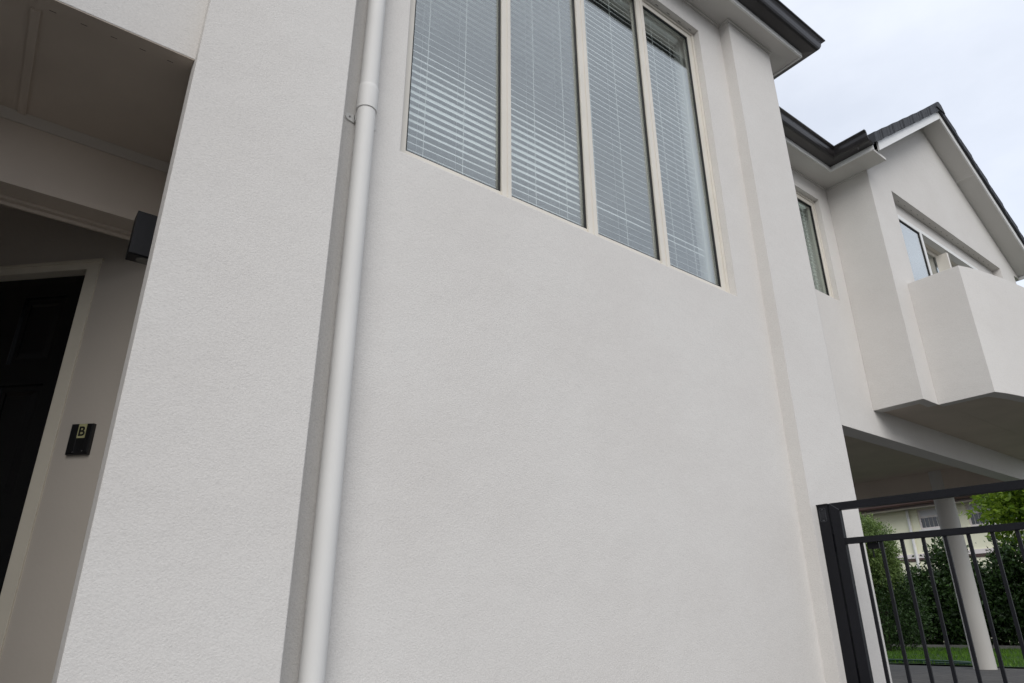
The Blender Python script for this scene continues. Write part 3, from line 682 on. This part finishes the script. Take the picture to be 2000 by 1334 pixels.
s1 = empty('shrub', (14.3, 7.05, GZ+0.05), 'tall rounded shrub with small light olive green leaves beside the pilaster edge', 'shrub')
foliage(s1, 'crown', M['leaf_olive'], [(14.3, 7.25, 1.32, .66, .68, .85), (14.3, 7.25, 0.95, .62, .64, .6)], 60000, 0.042, 3, 0.4, spread=0.95)
foliage(s1, 'shaded_lower_crown', M['leaf_dark'], [(14.3, 7.0, 0.30, .66, .70, .72)], 12000, 0.05, 4, 0.35)  # deep shade low in the shrub, put in as dark leaf colour
stems(s1, (14.3, 7.05, GZ+0.03), [(14.2, 7.1, 1.2), (14.4, 6.9, 1.1), (14.3, 7.2, 1.0)], 0.04)
def bush(x, y, blobs, n, size, label, m='leaf_dark', seed=1, name='hedge_plant', cat='bush', group='dark leafy bushes along the fence', asp=0.55, fill=0.35):
    e = empty(name, (x, y, gb_z-0.02), label, cat, group)
    foliage(e, 'crown', M[m], blobs, n, size, seed, fill, asp)
    stems(e, (x, y, gb_z-0.05), [(b[0], b[1], b[2]+b[5]*0.3) for b in blobs for _ in range(2)], 0.022)
    return e
bush(16.6, 8.1, [(16.6, 8.1, .45, .5, .7, .80)], 9000, 0.075, 'dark bush mostly hidden behind the rounded light shrub', seed=11)
bush(16.5, 7.2, [(16.5, 7.2, .42, .5, .6, .78)], 9000, 0.075, 'low dark bush just right of the rounded light shrub', seed=12)
bush(16.5, 6.5, [(16.5, 6.4, .45, .5, .6, .82), (16.45, 6.55, 1.25, .3, .30, .50)], 11000, 0.085, 'dark bush with loose upright sprigs left of the round column', seed=13)
bush(16.5, 5.6, [(16.5, 5.6, .50, .5, .6, .85), (16.45, 5.3, 1.25, .3, .35, .45)], 10000, 0.085, 'dark bush directly behind the round column', seed=14)
bush(16.4, 4.5, [(16.4, 4.5, .60, .5, .8, .90), (16.4, 4.4, 1.2, .35, .6, .42)], 12000, 0.085, 'dense dark bush right of the round column', seed=15)
bush(16.4, 3.1, [(16.4, 3.1, .50, .5, .8, .9)], 9000, 0.085, 'dark bush below the bright tree at the right edge', seed=16)
t1 = empty('tree', (14.1, 4.0, GZ+0.05), 'small tree with bright yellow green leaves at the right edge above the gate', 'tree')
foliage(t1, 'crown', M['leaf_bright'], [(14.1, 3.95, 1.85, .75, .80, .55), (14.0, 3.5, 2.35, .8, .9, .7), (14.2, 3.2, 1.45, .6, .8, .5), (14.0, 4.55, 2.02, .25, .35, .2)], 16000, 0.105, 5, 0.3, 0.5)
stems(t1, (14.1, 3.2, GZ+0.03), [(14.1, 3.9, 1.9), (14.0, 3.4, 2.3), (14.2, 3.0, 1.5), (14.0, 3.6, 1.7)], 0.05)

# timber fence behind the bushes, with gaps between some boards
F = empty('timber_fence', (17.2, 5, gb_z), 'dark vertical board fence behind the bushes with slits of light', 'fence')
fm = MB(); y = 1.0; k = 0
while y < 12:
    g = 0.012 if k % 3 else 0.03
    hgt = 1.02+random.uniform(-.02, .02)
    fm.box(17.2, 17.22, y, y+0.14, gb_z, hgt); y += 0.14+g; k += 1
fm.build('boards', M['fence'], F)
MB().box(17.2205, 17.26, 1.0, 12, 0.0, 0.08).box(17.2205, 17.26, 1.0, 12, 0.75, 0.83).build('rail', M['fence'], F)

# ---------------------------------------------------------------- neighbouring house
NX = 20.5; q = NX/24.0
N = empty('neighbour_house', (NX+2, 8, gb_z), 'cream walled neighbouring house with brown eaves seen through the carport', 'house')
w1 = (8.62, 10.16, 2.86, 3.50); w2 = (6.75, 8.66-0.05, 2.80, 3.47)
def Q(v): return tuple(a*q for a in v)
a1 = Q((9.02, 10.13, 2.86, 3.50)); a2 = Q((7.10, 8.70, 2.80, 3.47))
nw = MB().plate([(-1.5, gb_z), (16, gb_z), (16, 3.0), (-1.5, 3.0)], [rect(a1[0], a1[1], a1[2], a1[3]), rect(a2[0], a2[1], a2[2], a2[3])], 0, 0.2)
rotN = Matrix(((0, 1, 0, NX), (1, 0, 0, 0), (0, 0, 1, 0), (0, 0, 0, 1)))     # local x -> world y, local y -> world x
nw.xf(rotN).build('wall', M['cream'], N)
MB().box(NX+0.2, NX+8, 15.8, 16, gb_z, 3.0).build('side_wall', M['cream'], N)
MB().box(NX+0.2, NX+8, -1.5, -1.3, gb_z, 3.0).build('side_wall', M['cream'], N)
MB().box(NX-0.5, NX-0.002, -2, 16.5, 3.002, 3.03).build('soffit', M['soffit'], N)
MB().box(NX-0.53, NX-0.501, -2, 16.5, 2.98, 3.14).build('fascia', M['brown_trim'], N)
MB().sweep([(0, 3.03), (0.09, 3.04), (0.11, 3.07), (0.12, 3.13), (0.0, 3.14)], [(NX-0.531, -2, -1, 0), (NX-0.531, 16.5, -1, 0)]).build('gutter', M['brown_trim'], N)
MB().add([(NX-0.55, -2, 3.14), (NX-0.55, 16.5, 3.14), (NX+4, 16.5, 4.86), (NX+4, -2, 4.86), (NX+8.5, -2, 3.14), (NX+8.5, 16.5, 3.14)], [(0, 1, 2, 3), (3, 2, 5, 4), (0, 3, 4), (1, 5, 2)]).build('roof', M['tile'], N)
MB().box(NX-0.03, NX-0.001, -1.5, 16, 1.72, 1.83).build('base_board', M['white_frame'], N)
MB().box(NX-0.02, NX-0.0011, -1.5, 16, 1.64, 1.718).build('base_trim', M['brown_trim'], N)
for a, nl in ((a1, 2), (a2, 3)):
    y0, y1, z0, z1 = a; zc = z0+(z1-z0)*0.60
    ym = y0+(y1-y0)*(0.12 if nl == 2 else 0.24)
    fm = MB().plate(rect(y0+.001, y1-.001, z0+.001, z1-.001), [rect(ym+.03, y1-.05, z0+.05, zc-.025), rect(ym+.03, y1-.05, zc+.025, z1-.05), rect(y0+.035, ym-.03, z0+.05, z1-.05)], 0.03, 0.09)
    wo = fm.xf(rotN).build('window', M['white_frame'], N)
    MB().box(NX+0.05, NX+0.055, ym+.031, y1-.051, z0+.051, zc-.026).build('pane', M['far_pane_dark'], wo)
    MB().box(NX+0.05, NX+0.055, ym+.031, y1-.051, zc+.026, z1-.051).build('pane', M['far_blind'], wo)
    MB().box(NX+0.05, NX+0.055, y0+.036, ym-.031, z0+.051, z1-.051).build('pane', M['far_pane_dark'], wo)
    vb = MB(); yy = ym+0.06
    while yy < y1-0.08:
        vb.box(NX+0.042, NX+0.049, yy, yy+0.010, z0+.053, zc-.028); yy += 0.105
    vb.build('vertical_blind', M['column'], wo)
    MB().box(NX-0.05, NX+0.029, y0-.03, y1+.03, z0-.05, z0-.001).build('sill', M['trim_white'], wo)
MB().tube([(NX-0.05, 10.40*q, 2.99), (NX-0.05, 10.40*q, gb_z)], 0.04, 16).build('downpipe', M['trim_white'], N, smooth=True)
